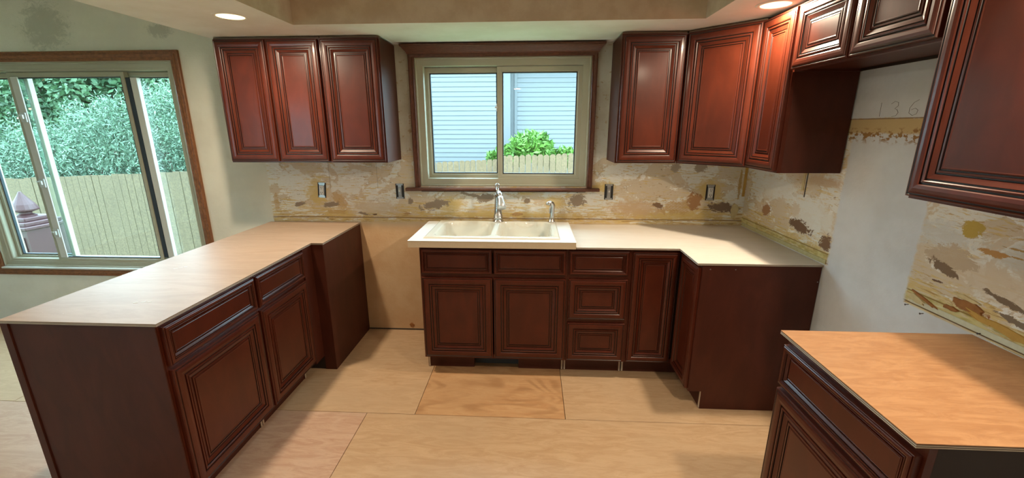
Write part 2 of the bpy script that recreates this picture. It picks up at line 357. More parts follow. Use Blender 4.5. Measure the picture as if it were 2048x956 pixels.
M['tray'] = plaster('tray_face_stained_plaster', srgb(206, 192, 170), srgb(192, 174, 150), 9)
M['plain_wall'] = plaster('plain_wall', srgb(222, 218, 206), srgb(212, 207, 194))

def glass_mat():
    t = NT('window_glass'); t.t.nodes.remove(t.b)
    tr = t.n('ShaderNodeBsdfTransparent'); tr.inputs[0].default_value = (.90, .97, .95, 1)
    gl = t.n('ShaderNodeBsdfGlossy'); gl.inputs['Roughness'].default_value = .01; gl.inputs[0].default_value = (1, 1, 1, 1)
    g = t.n('ShaderNodeNewGeometry'); dt = t.n('ShaderNodeVectorMath', operation='DOT_PRODUCT')
    t.t.links.new(g.outputs['Normal'], dt.inputs[0]); t.t.links.new(g.outputs['Incoming'], dt.inputs[1])
    fac = t.ma('ADD', .04, t.ma('MULTIPLY', .96, t.ma('POWER', t.ma('SUBTRACT', 1.0, t.ma('ABSOLUTE', dt.outputs['Value'])), 5.0)))   # Schlick, the same on both faces
    mx = t.n('ShaderNodeMixShader'); t.t.links.new(fac, mx.inputs[0]); t.t.links.new(tr.outputs[0], mx.inputs[1]); t.t.links.new(gl.outputs[0], mx.inputs[2])
    t.t.links.new(mx.outputs[0], t.t.nodes['Material Output'].inputs[0]); return t.m
M['glass'] = glass_mat()
def emis(name, col, st):
    t = NT(name); t.set(t.b.inputs['Base Color'], (.8, .8, .8)); t.set(t.b.inputs['Emission Color'], col); t.set(t.b.inputs['Emission Strength'], st); return t.m
M['lamp'] = emis('lamp_lens', (1, .80, .42), 3.2)
def leafm(name, a, b, c):
    t = NT(name); n = t.noise(t.wco(), 1.5, 3); n2 = t.noise(t.wco(), 14, 2)
    k = t.mix(t.ss(n, .35, .65), a, b); k = t.mix(t.ma('MULTIPLY', t.ss(n2, .45, .7), .7), k, c)
    return t.out(k, .6)
M['hedge'] = leafm('feathery_green', (.08, .15, .095), (.115, .20, .12), (.18, .245, .18))
M['tree'] = leafm('broadleaf_green', (.025, .075, .03), (.05, .115, .045), (.085, .16, .07))
M['lime'] = leafm('fresh_lime_green', (.065, .16, .02), (.10, .22, .025), (.15, .26, .05))
M['bark'] = plain('bark', (.10, .075, .055), .9, .3)
M['flower'] = plain('orange_blossom', (.45, .17, .10), .6)
M['fence'] = wood_trim('weathered_fence', srgb(96, 80, 58), .8)
M['picket'] = wood_trim('tan_picket', srgb(116, 92, 68), .8)
M['siding'] = plain('pale_vinyl_siding', (.118, .122, .13), .5, .02)
M['grass'] = plain('lawn', (.12, .19, .07), .9, .3, 12)
M['redpost'] = plain('oxblood_painted_wood', (.060, .020, .024), .5, .1)
M['patio'] = plain('concrete', (.30, .29, .27), .8, .1)
M['pencil'] = plain('pencil_graphite', (.16, .15, .15), .7)
M['nail'] = plain('dark_nail', (.05, .045, .04), .5)
M['tape'] = plain('yellowed_paper_tape', srgb(190, 150, 74), .8, .2, 30)
M['torn'] = plain('torn_brown_paper', srgb(150, 100, 52), .8, .35, 40)
M['tornlight'] = plain('torn_pale_paper', srgb(204, 186, 140), .8, .2, 40)
M['groove'] = plain('sheet_joint_gap', (.10, .07, .045), .9)

# ------------------------------------------------------------------ room shell
PW = dict(x0=-5.83, x1=-4.075, z0=.49, z1=2.04)       # patio side window opening
KW = dict(x0=-2.334, x1=-1.126, z0=1.165, z1=2.043)   # kitchen window opening
XL, YB = -7.6, -6.2
def wall_back():
    bm = bmesh.new(); y0, y1 = 0, .16
    box(bm, XL-.15, PW['x0'], y0, y1, -.1, ZC+.1); box(bm, PW['x0'], PW['x1'], y0, y1, -.1, PW['z0']); box(bm, PW['x0'], PW['x1'], y0, y1, PW['z1'], ZC+.1)
    box(bm, PW['x1'], KW['x0'], y0, y1, -.1, ZC+.1); box(bm, KW['x0'], KW['x1'], y0, y1, -.1, KW['z0']); box(bm, KW['x0'], KW['x1'], y0, y1, KW['z1'], ZC+.1)
    box(bm, KW['x1'], .15, y0, y1, -.1, ZC+.1)
    return struct(mesh_obj('wall_back', bm, M['wall_back']))
WB = wall_back()
WR = struct(bx('wall_right', M['wall_right'], None, 0, .15, YB, 0, -.1, ZC+.1))
struct(bx('wall_left', M['plain_wall'], None, XL-.15, XL, YB, 0, -.1, ZC+.1))
bm = bmesh.new()   # wall behind the camera, with an added glazed opening for fill daylight
box(bm, XL-.15, -6.9, YB-.15, YB, -.1, ZC+.1); box(bm, -6.9, -5.7, YB-.15, YB, 2.05, ZC+.1); box(bm, -6.9, -5.7, YB-.15, YB, -.1, .0); box(bm, -5.7, .15, YB-.15, YB, -.1, ZC+.1)
struct(mesh_obj('wall_front', bm, M['plain_wall']))
d = bpy.data.objects.new('added_fill_window', None); link(d); struct(d)  # unseen garden door, added to let in fill daylight
bm = bmesh.new()
for a, b in ((-6.9, -6.82), (-6.34, -6.26), (-5.78, -5.7)): box(bm, a, b, YB-.12, YB-.04, .0, 2.05)
box(bm, -6.9, -5.7, YB-.12, YB-.04, .0, .07); box(bm, -6.9, -5.7, YB-.12, YB-.04, 1.98, 2.05)
mesh_obj('window_frame', bm, M['vinyl'], d); bx('pane', M['glass'], d, -6.82, -5.78, YB-.085, YB-.08, .07, 1.98)

CE = struct(bx('ceiling', M['ceil'], None, XL-.15, .15, YB-.15, .16, ZC, ZC+.12))
TX0, TX1, TY0, TY1 = -2.845, -.62, -3.1, -.597     # tray opening
SX0 = -3.56
bm = bmesh.new()
def soff(x0, x1, y0, y1): box(bm, x0, x1, y0, y1, ZS, ZC+.01)
soff(SX0, 0, TY1, 0); soff(SX0, TX0, TY0, TY1); soff(TX1, 0, TY0, TY1); soff(SX0, 0, -3.75, TY0)
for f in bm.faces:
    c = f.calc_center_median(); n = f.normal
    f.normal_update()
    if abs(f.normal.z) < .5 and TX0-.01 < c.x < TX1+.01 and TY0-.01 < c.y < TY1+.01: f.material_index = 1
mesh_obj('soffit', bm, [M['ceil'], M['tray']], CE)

# floor: separate plywood sheets with narrow joints
FL = struct(bx('floor', M['groove'], None, XL-.15, .15, YB-.15, .16, -.1, -.012))
def sheet(x0, x1, y0, y1, m, rot=False, gap=.0016):
    o = bx('plywood_sheet', M[m], FL, x0+gap, x1-gap, y0+gap, y1-gap, -.0118, 0, bev=.0008)
    return o
YS = -1.047
sheet(-4.61, -2.171, YS, -.003, 'floor_ply'); sheet(XL, -4.61, YS, -.003, 'floor_ply'); sheet(-2.171, -1.316, YS, -.003, 'floor_patch'); sheet(-1.316, 0, YS, -.003, 'floor_ply')
sheet(-2.448, 0, YS-1.22, YS, 'floor_ply'); sheet(-4.888, -2.448, YS-1.22, YS, 'floor_pink'); sheet(XL, -4.888, YS-1.22, YS, 'floor_ply')
for k in range(1, 5):
    yb = max(YB, YS-1.22*(k+1)); off = (k % 2)*1.22
    if yb >= YS-1.22*k: break
    x = 0-off if off else 0
    if off: sheet(-off, 0, yb, YS-1.22*k, 'floor_pink')
    while x > XL: sheet(max(XL, x-2.44), x, yb, YS-1.22*k, random.choice(['floor_ply', 'floor_pink'])); x -= 2.44

# ------------------------------------------------------------------ windows
def ring_obj(name, m, parent, x0, x1, z0, z1, prof, ybase=0):
    bm = bmesh.new(); rings(bm, x0, x1, z0, z1, [(i, d, 0) for i, d in prof], close=False)
    o = mesh_obj(name, bm, m, parent); o.location.y = ybase; return o
def sash(name, parent, x0, x1, z0, z1, yf, yb, fw=.035, fwb=None, gask=True):
    s = ring_obj(name, M['vinyl'], parent, x0, x1, z0, z1, [(0, -yb), (0, -yf), (.004, -yf+.003), (fw-.008, -yf+.003), (fw-.006, -yf-.004), (fw, -yf-.006), (fw, -yb)])
    if gask: ring_obj('gasket', M['gasket'], s, x0+fw, x1-fw, z0+fw, z1-fw, [(-.001, -yb+.008), (-.001, -(yf+.008)), (.007, -(yf+.008)), (.007, -yb+.008)])
    bx('pane', M['glass'], s, x0+fw, x1-fw, (yf+yb)/2, (yf+yb)/2+.004, z0+fw, z1-fw)
    return s
# kitchen window
W1 = bpy.data.objects.new('window_1', None); link(W1); struct(W1)
k = KW
ring_obj('window_frame', M['vinyl'], W1, k['x0'], k['x1'], k['z0'], k['z1'], [(0, -.12), (0, .002), (.007, .004), (.011, 0), (.013, -.012), (.052, -.016), (.056, -.024), (.056, -.12)])
sash('sliding_sash', W1, -1.768, -1.178, 1.215, 1.985, .026, .056, .036)
sash('fixed_sash', W1, -2.285, -1.735, 1.215, 1.985, .060, .095, .036)
bm = bmesh.new(); box(bm, -1.775, -1.767, .018, .03, 1.69, 1.74, bev=.002); box(bm, -1.785, -1.765, .012, .02, 1.71, 1.722, bev=.002); mesh_obj('sash_lock', bm, M['latch'], W1)
T1 = struct(bpy.data.objects.new('trim_1', None)); link(T1)
for (a, b) in ((-2.372, -2.336), (-1.124, -1.088)):
    bm = bmesh.new(); w_ = b-a
    prism(bm, [(a, 0), (b, 0), (b, -.016), (b-.005, -.022), (b-.012, -.018), (a+.012, -.020), (a+.006, -.028), (a, -.026)] if b < -2 else [(b, 0), (a, 0), (a, -.016), (a+.005, -.022), (a+.012, -.018), (b-.012, -.020), (b-.006, -.028), (b, -.026)], 1.158, 2.052)
    mesh_obj('side_casing', bm, M['casing'], T1)
bm = bmesh.new()   # crown head
lv = [(2.043, .0, .022), (2.060, .0, .024), (2.062, .006, .030), (2.070, .008, .034), (2.082, .018, .044), (2.098, .032, .056), (2.104, .038, .060), (2.106, .043, .066), (2.119, .045, .068)]
L = [[bm.verts.new(v) for v in ((-2.372-e, -d_, z), (-1.088+e, -d_, z), (-1.088+e, 0, z), (-2.372-e, 0, z))] for z, e, d_ in lv]
for a, b in zip(L, L[1:]):
    for j in range(4): bm.faces.new((a[j], a[(j+1) % 4], b[(j+1) % 4], b[j]))
bm.faces.new(L[0]); bm.faces.new(L[-1]); mesh_obj('crown_head', bm, M['casing'], T1)
bm = bmesh.new(); prism_x(bm, [(0, 1.135), (0, 1.156), (-.052, 1.156), (-.058, 1.150), (-.058, 1.142), (-.052, 1.135)], -2.437, -1.037); mesh_obj('stool', bm, M['casing'], T1)
bm = bmesh.new(); box(bm, -2.33, -1.13, -.012, 0, 1.125, 1.135); mesh_obj('apron_gap', bm, M['black'], T1)

# wide three-part window of the dining side
W2 = bpy.data.objects.new('window_2', None); link(W2); struct(W2)
k = PW
ring_obj('window_frame', M['vinyl'], W2, k['x0'], k['x1'], k['z0'], k['z1'], [(0, -.13), (0, .002), (.008, .004), (.012, -.002), (.014, -.014), (.042, -.016), (.046, -.022), (.058, -.024), (.062, -.03), (.062, -.13)])
sash('centre_sash', W2, -5.372, -4.470, .530, 1.975, .026, .060, .033)
sash('left_sash', W2, -5.772, -5.265, .538, 1.975, .066, .100, .034)
sash('right_sash', W2, -4.520, -4.130, .538, 1.975, .066, .100, .034)
bx('meeting_strip', M['white_paint'], W2, -5.34, -5.285, .016, .0255, .565, 1.945, bev=.002)
bx('meeting_strip', M['white_paint'], W2, -4.435, -4.385, .030, .064, .575, 1.935, bev=.002)
bx('black_reveal', M['gasket'], W2, -4.469, -4.437, .030, .064, .575, 1.935)
for z_ in (1.66, 1.17, .77):
    bm = bmesh.new(); box(bm, -5.335, -5.29, .006, .0155, z_-.035, z_+.035, bev=.003); box(bm, -5.322, -5.30, -.008, .006, z_-.012, z_+.02, bev=.003); box(bm, -5.33, -5.31, -.014, -.004, z_+.008, z_+.018, bev=.002)
    mesh_obj('latch', bm, M['latch'], W2)
T2 = struct(bpy.data.objects.new('trim_2', None)); link(T2)
ring_obj('casing', M['oak'], T2, -5.895, -4.005, .425, 2.108, [(0, 0), (0, .018), (.005, .022), (.012, .022), (.014, .017), (.024, .017), (.026, .020), (.044, .016), (.046, .012), (.060, .012), (.066, .008), (.066, 0)])
bx('sill_strip', M['white_paint'], T2, -5.83, -4.08, -.030, .018, .478, .492, bev=.003)

# ------------------------------------------------------------------ doors and cabinets
DOORP = [(0, 0, 0), (0, .014, 0), (.002, .0175, 0), (.006, .0185, 0), (.0085, .0165, 1), (.0108, .0165, 1), (.0122, .0195, 0), (.018, .0212, 0), (.029, .0220, 0), (.040, .0208, 0), (.0435, .0185, 0), (.0445, .0140, 1), (.0485, .0140, 1),
         (.0495, .0190, 0), (.0550, .0198, 0), (.0580, .0172, 0), (.0592, .0130, 1), (.0625, .0130, 1), (.0640, .0158, 0), (.0740, .0115, 0), (.0795, .0095, 0), (.0808, .0065, 1), (.0840, .0065, 1), (.0852, .0108, 0), (.0915, .0112, 0),
         (.0928, .0072, 1), (.0955, .0072, 1), (.0967, .0100, 0), (.1005, .0108, 0), (.1030, .0100, 0)]
def scaled(prof, s_): return [(a*s_, d, g) for a, d, g in prof]
def front(name, parent, x0, x1, z0, z1, y=0.0, s_=1.0):
    w_, h_ = x1-x0, z1-z0
    s_ = min(s_, (min(w_, h_)*(.37 if h_ > .2 else .27))/.103)
    bm = bmesh.new(); rings(bm, x0, x1, z0, z1, scaled(DOORP, s_))
    o = mesh_obj(name, bm, [M['cherry'], M['glaze']], parent); o.location.y = y; return o
def frame_mesh(bm, x0, x1, z0, z1, ops, st=.038, y0=0, y1=.019):
    """face frame = full panel minus openings, kept simple: stiles, top and bottom rail and rails between openings"""
    box(bm, x0, x0+st, y0, y1, z0, z1); box(bm, x1-st, x1, y0, y1, z0, z1)
    box(bm, x0+st, x1-st, y0, y1, z1-st, z1); box(bm, x0+st, x1-st, y0, y1, z0, z0+st*.8)
    for z_ in ops: box(bm, x0+st, x1-st, y0, y1, z_-st/2, z_+st/2)
def base_cabinet(label, loc, rz, w, fronts, rails=(.68,), vent=None, d=.605, group=None, frame_pad=0, toe=True):
    c = thing('base_cabinet', label, 'cabinet', loc, rz, group)
    H = .8755; g = .0006
    for x0 in (g, w-.016-g):
        bm = bmesh.new(); prism_x(bm, [(.0192, .114), (.075, .114), (.075, .0012), (d, .0012), (d, H), (.0192, H)], x0, x0+.016); mesh_obj('side_panel', bm, M['panel'], c)
        bx('raw_edge', M['raw'], c, x0+.003, x0+.013, .0715, .0748, .004, .112)
    bm = bmesh.new(); frame_mesh(bm, g, w-g, .114, H, rails); mesh_obj('face_frame', bm, M['cherry'], c)
    bm = bmesh.new(); box(bm, .017, w-.017, .02, d-.01, .118, .13); box(bm, .017, w-.017, d-.012, d, .118, H); mesh_obj('carcass', bm, M['dark'], c)
    if vent:
        a, b = vent
        bm = bmesh.new(); box(bm, .017, a, .078, .09, .001, .113); mesh_obj('toe_board', bm, M['panel'], c)
        bm = bmesh.new(); box(bm, b, w-.017, .078, .09, .001, .113); mesh_obj('toe_board', bm, M['panel'], c)
        bx('vent_plate', plain('galvanized_vent', (.05, .055, .055), .6, Metallic=.3), c, a+.002, b-.002, .13, .134, .002, .05)
    else:
        bm = bmesh.new(); box(bm, .017, w-.017, .078, .09, .001, .113); mesh_obj('toe_board', bm, M['panel'], c)
    for (kind, x0, x1, z0, z1) in fronts:
        front('door' if kind == 'door' else 'drawer_front', c, x0, x1, z0, z1, -.0006, 1.0 if kind == 'door' else .9)
    return c
def wall_cabinet(label, loc, rz, w, h, doors, d=.305, group=None, strip=True, under=True):
    c = thing('wall_cabinet', label, 'cabinet', loc, rz, group); g = .0006
    for x0 in (g, w-.013-g): bx('side_panel', M['panel'], c, x0, x0+.013, .0192, d-.002, 0, h)
    bm = bmesh.new(); frame_mesh(bm, g, w-g, 0, h, (), .036); mesh_obj('face_frame', bm, M['cherry'], c)
    bx('bottom_panel', M['panel'], c, .0145, w-.0145, .0198, d-.014, .012, .024)
    bx('back_panel', M['dark'], c, .0145, w-.0145, d-.013, d-.003, .001, h-.014)
    bx('top_panel', M['raw_dim'], c, .0145, w-.0145, .0198, d-.003, h-.013, h-.001)
    if strip: bx('top_strip', M['raw_dim'], c, .003, w-.003, .004, .03, h+.0005, h+.008)
    for (x0, x1) in doors: front('door', c, x0, x1, .009, h-.009, -.0006, .95)
    return c
# ---- back run (left to right)
base_cabinet('wide cherry base cabinet under the sink, with two doors and a vent gap below', (-2.21, -.61, 0), 0, .915,
    [('drawer', .009, .4525, .700, .862), ('drawer', .4605, .906, .700, .862), ('door', .009, .4525, .128, .678), ('door', .4605, .906, .128, .678)], vent=(.315, .615))
base_cabinet('narrow cherry base cabinet with a stack of three drawer fronts right of the sink doors', (-1.295, -.61, 0), 0, .381,
    [('drawer', .009, .367, .706, .860), ('drawer', .009, .367, .414, .680), ('drawer', .009, .367, .126, .388)], rails=(.693, .401))
# ---- L-shaped corner base
c = thing('corner_base_cabinet', 'L-shaped cherry corner base cabinet with a plain end panel against the right wall', 'cabinet', (0, 0, 0))
H = .8755
bm = bmesh.new()
prism(bm, [(-.9135, -.004), (-.9135, -.591), (-.591, -.591), (-.591, -.895), (-.004, -.895), (-.004, -.004)], .116, H); mesh_obj('carcass', bm, M['dark'], c)
bm = bmesh.new(); box(bm, -.9135, -.876, -.61, -.5915, .114, H); box(bm, -.876, -.612, -.61, -.5915, .840, H); box(bm, -.876, -.612, -.61, -.5915, .114, .14)
box(bm, -.61, -.5915, -.876, -.6, .84, H); box(bm, -.61, -.5915, -.876, -.6, .114, .14); box(bm, -.61, -.5915, -.8975, -.876, .114, H)
mesh_obj('face_frame', bm, M['cherry'], c)
bm = bmesh.new(); prism_y = [(-.61, .114), (-.535, .114), (-.535, .0012), (-.004, .0012), (-.004, H), (-.61, H)]
a = [bm.verts.new((x, -.898, z)) for x, z in prism_y]; b = [bm.verts.new((x, -.914, z)) for x, z in prism_y]
bm.faces.new(a); bm.faces.new(b)
for i in range(6): bm.faces.new((a[i], a[(i+1) % 6], b[(i+1) % 6], b[i]))
mesh_obj('end_panel', bm, M['panel'], c)
bx('raw_edge', M['raw'], c, -.5385, -.5355, -.912, -.899, .004, .112)
bx('raw_edge', M['raw'], c, -.910, -.898, -.5385, -.5355, .004, .112)
bx('toe_board', M['panel'], c, -.897, -.536, -.533, -.52, .001, .113); bx('toe_board', M['panel'], c, -.533, -.52, -.896, -.534, .001, .113)
front('door', c, -.905, -.634, .126, .856, -.6106, .82)
bm = bmesh.new(); rings(bm, 0, .262, 0, .730, scaled(DOORP, .82)); o = mesh_obj('door', bm, [M['cherry'], M['glaze']], c); o.rotation_euler = (0, 0, -PI/2); o.location = (-.6106, -.640, .126)
for x, z in ((-.57, .852), (-.44, .852), (-.012, .79)):
    bm = bmesh.new(); bmesh.ops.create_cone(bm, cap_ends=True, segments=10, radius1=.0035, radius2=.003, depth=.002, matrix=Matrix.Translation((x, -.915, z)) @ Matrix.Rotation(PI/2, 4, 'X')); mesh_obj('screw', bm, M['zinc'], c)
# ---- right near base
YR = -1.700
base_cabinet('cherry base cabinet under the orange birch plywood sheet at the lower right', (-.61, YR, 0), -PI/2, .55,
    [('drawer', .009, .541, .690, .842), ('door', .009, .541, .128, .672)], rails=(.68,))
list(o for o in bpy.data.objects if o.name.startswith('side_panel'))[-1].data.materials[0] = M['dark']  # outer end of this cabinet: its shade is put in as near-black colour
# ---- peninsula
XP = -2.905
base_cabinet('nearer cherry base cabinet of the peninsula with one wide drawer over a door', (XP, -1.742, 0), PI/2, .5545,
    [('drawer', .010, .546, .700, .863), ('door', .010, .546, .128, .682)], d=.597)
base_cabinet('second cherry base cabinet of the peninsula, next to the jutting corner cabinet', (XP, -1.187, 0), PI/2, .470,
    [('drawer', .008, .462, .700, .863), ('door', .008, .462, .128, .682)], d=.597)
c = thing('end_panel', 'plain purplish brown end panel closing the near end of the peninsula', 'cabinet panel', (0, 0, 0))
bx('panel', M['panel'], c, -3.500, -2.9055, -1.7478, -1.7428, .0012, .8755)
bx('corner_strip', M['panel'], c, -3.507, -3.478, -1.7535, -1.7482, .0012, .8755)
bx('back_skin', M['panel'], c, -3.507, -3.5025, -1.748, -.62, .0012, .8755)
c = thing('blind_corner_cabinet', 'tall plain-sided cherry cabinet jutting out where the peninsula meets the scraped wall', 'cabinet', (0, 0, 0))
bx('side_panel', M['panel'], c, -2.836, -2.820, -.604, -.004, .0012, .8755)
bx('filler_panel', M['panel'], c, -2.896, -2.820, -.6095, -.6045, .0012, .8755)
bx('filler_strip', M['panel'], c, -2.915, -2.897, -.7155, -.606, .10, .8755)
bx('carcass', M['dark'], c, -3.500, -2.837, -.603, -.006, .0012, .874)

# ---- wall cabinets
ZB = 1.358; HU = 2.116-ZB
wall_cabinet('left pair-door cherry wall cabinet, hung left of the kitchen window beside the white wall', (-3.523, -.31, ZB), 0, .682, HU, [(.009, .336), (.345, .673)])
wall_cabinet('single-door cherry wall cabinet just left of the kitchen window', (-2.8405, -.31, ZB), 0, .375, HU, [(.008, .367)])
wall_cabinet('single-door cherry wall cabinet just right of the kitchen window', (-.993, -.31, ZB), 0, .3825, HU, [(.009, .373)])
wall_cabinet('slim cherry wall cabinet with a dark bare side, between corner and short cabinets', (-.31, -.611, ZB), -PI/2, .303, HU, [(.008, .295)], strip=False)
ZSC = 1.8257
wall_cabinet('short two-door cherry wall cabinet bridging the stove gap', (-.31, -.9155, ZSC), -PI/2, .760, 2.116-ZSC, [(.009, .374), (.384, .751)], strip=False)
wall_cabinet('big cherry wall cabinet above the birch plywood top, cut off at the right', (-.31, -1.682, ZB), -PI/2, .60, HU, [(.006, .590)], strip=False)
c = thing('corner_wall_cabinet', 'diagonal-door cherry wall cabinet in the corner of the scraped walls', 'cabinet', (0, 0, ZB))
bm = bmesh.new(); prism(bm, [(-.6095, -.003), (-.6095, -.306), (-.306, -.6095), (-.003, -.6095), (-.003, -.003)], .012, HU-.001); mesh_obj('carcass', bm, M['panel'], c)
bm = bmesh.new(); frame_mesh(bm, .001, .426, 0, HU, (), .036, -.001, .012); o = mesh_obj('face_frame', bm, M['cherry'], c); o.location = (-.6095, -.311, 0); o.rotation_euler = (0, 0, -PI/4)
bm = bmesh.new(); rings(bm, .016, .412, .009, HU-.009, scaled(DOORP, .98)); o = mesh_obj('door', bm, [M['cherry'], M['glaze']], c)
o.location = (-.6095-.0014, -.311-.0014, 0); o.rotation_euler = (0, 0, -PI/4)
bm = bmesh.new(); box(bm, .004, .424, .002, .02, HU+.0005, HU+.008); o = mesh_obj('top_strip', bm, M['raw_dim'], c); o.location = (-.6095, -.311, 0); o.rotation_euler = (0, 0, -PI/4)

# ------------------------------------------------------------------ worktops
def slab(label, poly, top, z0, t, n=3, cat='countertop', shrink=.0008):
    c = thing('countertop', label, cat, (0, 0, z0))
    cx = sum(p[0] for p in poly)/len(poly); cy = sum(p[1] for p in poly)/len(poly)
    th = t/n
    for i in range(n):
        bm = bmesh.new(); last = i == n-1; s_ = 0 if i % 2 == 0 or last else shrink
        pp = [(x + (s_ if x < cx else -s_), y + (s_ if y < cy else -s_)) for x, y in poly]
        prism(bm, pp, i*th, (i+1)*th)
        mesh_obj('top_sheet' if last else 'ply_layer', bm, top if last else (M['ply_light'] if i % 2 == 0 else M['ply_dark']), c)
    return c
ZT = .8765
ct = slab('tan plywood underlayment top on the peninsula, notched near the scraped wall', [(-3.513, -.004), (-2.822, -.004), (-2.814, -.004), (-2.814, -.615), (-2.889, -.615), (-2.889, -1.756), (-3.513, -1.756)], M['tan_ply'], ZT, .011, 5)
for x, y, a in ((-3.14, -1.57, .3), (-3.115, -1.56, 1.2), (-3.09, -1.56, .1), (-3.33, -1.14, .5), (-3.315, -1.12, .9), (-3.30, -1.11, .2)):
    o = bx('plaster_fleck', M['white_paint'], ct, -.008, .008, -.0025, .0025, 0, .0006); o.location = (x, y, .0111); o.rotation_euler = (0, 0, a)
slab('pale plywood underlayment top forming an L from the sink to the right wall', [(-1.249, -.006), (-.004, -.006), (-.004, -.924), (-.642, -.924), (-.642, -.642), (-1.249, -.642)], M['white_ply'], ZT, .011, 3)
slab('orange birch plywood top on the base cabinet at the lower right', [(-.640, YR+.004), (-.004, YR+.004), (-.004, -2.256), (-.648, -2.256)], M['birch'], ZT, .0125, 5)
# old laminate piece carrying the sink
c = thing('sink_countertop', 'thick white laminate worktop piece holding the double sink', 'countertop', (0, 0, 0))
Z0, Z1 = ZT+.0005, .919
X0, X1, Y0, Y1 = -2.268, -1.2515, -.652, -.085
HX0, HX1, HY0, HY1 = -2.165, -1.36, -.575, -.115
bm = bmesh.new()
for (a, b, e, f) in ((X0, X1, Y0, HY0), (X0, X1, HY1, Y1), (X0, HX0, HY0, HY1), (HX1, X1, HY0, HY1)): box(bm, a, b, e, f, Z1-.0012, Z1)
mesh_obj('laminate_sheet', bm, M['laminate'], c)
bm = bmesh.new()
for (a, b, e, f) in ((X0, X1, Y0, HY0), (X0, X1, HY1, Y1), (X0, HX0, HY0, HY1), (HX1, X1, HY0, HY1)): box(bm, a+.001, b-.001, e+.001, f-.001, Z0, Z1-.0013)
mesh_obj('particle_core', bm, M['particle'], c)

# ------------------------------------------------------------------ sink
def sink():
    c = thing('sink', 'cream double-bowl drop-in sink in the white laminate worktop', 'sink', (0, 0, Z1))
    x0, x1, y0, y1 = -2.186, -1.342, -.594, -.092
    nx, ny = 190, 112
    bowls = [(-2.128, -1.778, -.545, -.150), (-1.738, -1.388, -.545, -.150)]
    def sd(px, py, b, r):
        cx, cy = (b[0]+b[1])/2, (b[2]+b[3])/2
        # back edge of each bowl bows out in the middle
        hx, hy = (b[1]-b[0])/2, (b[3]-b[2])/2
        if py > cy: hy += .022*(1-((px-cx)/hx)**2) if abs(px-cx) < hx else 0
        qx, qy = abs(px-cx)-hx+r, abs(py-cy)-hy+r
        return math.hypot(max(qx, 0), max(qy, 0)) + min(max(qx, qy), 0) - r
    X = np.linspace(x0, x1, nx); Y = np.linspace(y0, y1, ny); vs = []; 
    oc = ((x0+x1)/2, (y0+y1)/2)
    for yy in Y:
        for xx in X:
            e = min(xx-x0, x1-xx, yy-y0, y1-yy)
            z = .010*min(1, math.sqrt(max(e, 0)/.010))
            if .022 < e: z = .010
            dd = min(sd(xx, yy, b, .05) for b in bowls)
            if dd < .012:
                t_ = min(1, (.012-dd)/.012)
                z = z - .004*t_*t_
                if dd < 0:
                    u = min(1, -dd/.035); z = .006 - (.170*(1-(1-u)**2.4)) - .006*min(1, -dd/.15)
            vs.append((xx, yy, z))
    fs = [(j*nx+i, j*nx+i+1, (j+1)*nx+i+1, (j+1)*nx+i) for j in range(ny-1) for i in range(nx-1)]
    me = bpy.data.meshes.new('basin'); me.from_pydata(vs, [], fs); me.materials.append(M['sink'])
    for p in me.polygons: p.use_smooth = True
    link(bpy.data.objects.new('basin', me), c)
    for b in bowls:
        bm = bmesh.new(); lathe(bm, ((b[0]+b[1])/2, (b[2]+b[3])/2+.02, -.171), [(.045, 0), (.045, .003), (.038, .004), (.030, -.001), (.01, -.001)], 24); mesh_obj('drain', bm, M['nickel'], c, True)
sink()
def faucet():
    ZF = Z1+.0102
    c = thing('faucet', 'brushed nickel single-handle faucet with bell spray head, on the sink rim below the window', 'faucet', (-1.757, -.117, ZF))
    bm = bmesh.new(); lathe(bm, (0, 0, 0), [(.032, 0), (.032, .004), (.027, .007), (.026, .022), (.028, .024), (.028, .028), (.0255, .030), (.0250, .034), (.027, .036), (.027, .039), (.024, .042), (.022, .080), (.0195, .120), (.0175, .150), (.0175, .163), (.013, .172)], 28); mesh_obj('body', bm, M['nickel'], c, True)
    bm = bmesh.new(); tube(bm, [(0, -.002, .150), (.004, -.020, .172), (.010, -.045, .182), (.016, -.070, .176), (.021, -.088, .160)], [.0145, .014, .0135, .0135, .014], 18); mesh_obj('spout', bm, M['nickel'], c, True)
    bm = bmesh.new(); tube(bm, [(.020, -.086, .164), (.0225, -.095, .150), (.026, -.107, .125), (.029, -.117, .105), (.0295, -.119, .102)], [.0145, .016, .021, .0275, .026], 24); mesh_obj('spray_head', bm, M['spray'], c, True)
    bm = bmesh.new(); tube(bm, [(0, 0, .168), (-.002, .004, .188), (-.004, .010, .205)], [.012, .0095, .0085], 14)
    pts = [(-.004+.010*math.cos(a), .012, .214+.013*math.sin(a)) for a in [PI*2*k/16 for k in range(17)]]
    tube(bm, pts, .0048, 10, False); mesh_obj('handle', bm, M['nickel'], c, True); c.scale = (1.2, 1.1, 1.17)
    c = thing('side_sprayer', 'small nickel side sprayer with a curled tip, right of the faucet', 'faucet', (-1.375, -.118, ZF))
    bm = bmesh.new(); lathe(bm, (0, 0, 0), [(.019, 0), (.019, .004), (.015, .008), (.0145, .016), (.012, .020)], 22); mesh_obj('holder', bm, M['nickel'], c, True)
    bm = bmesh.new(); tube(bm, [(0, 0, .012), (.002, 0, .045), (.003, 0, .080), (.004, 0, .108), (-.001, -.004, .124), (-.010, -.010, .131), (-.019, -.016, .126), (-.022, -.020, .116)], [.0125, .0115, .012, .013, .0125, .0115, .0115, .0125], 16); mesh_obj('wand', bm, M['nickel'], c, True)
    bm = bmesh.new(); tube(bm, [(-.008, -.012, .112), (-.011, -.013, .085), (-.010, -.011, .058)], [.003, .004, .003], 8); mesh_obj('lever', bm, M['zinc'], c, True); c.scale = (1.35, 1.2, 1.08)
faucet()

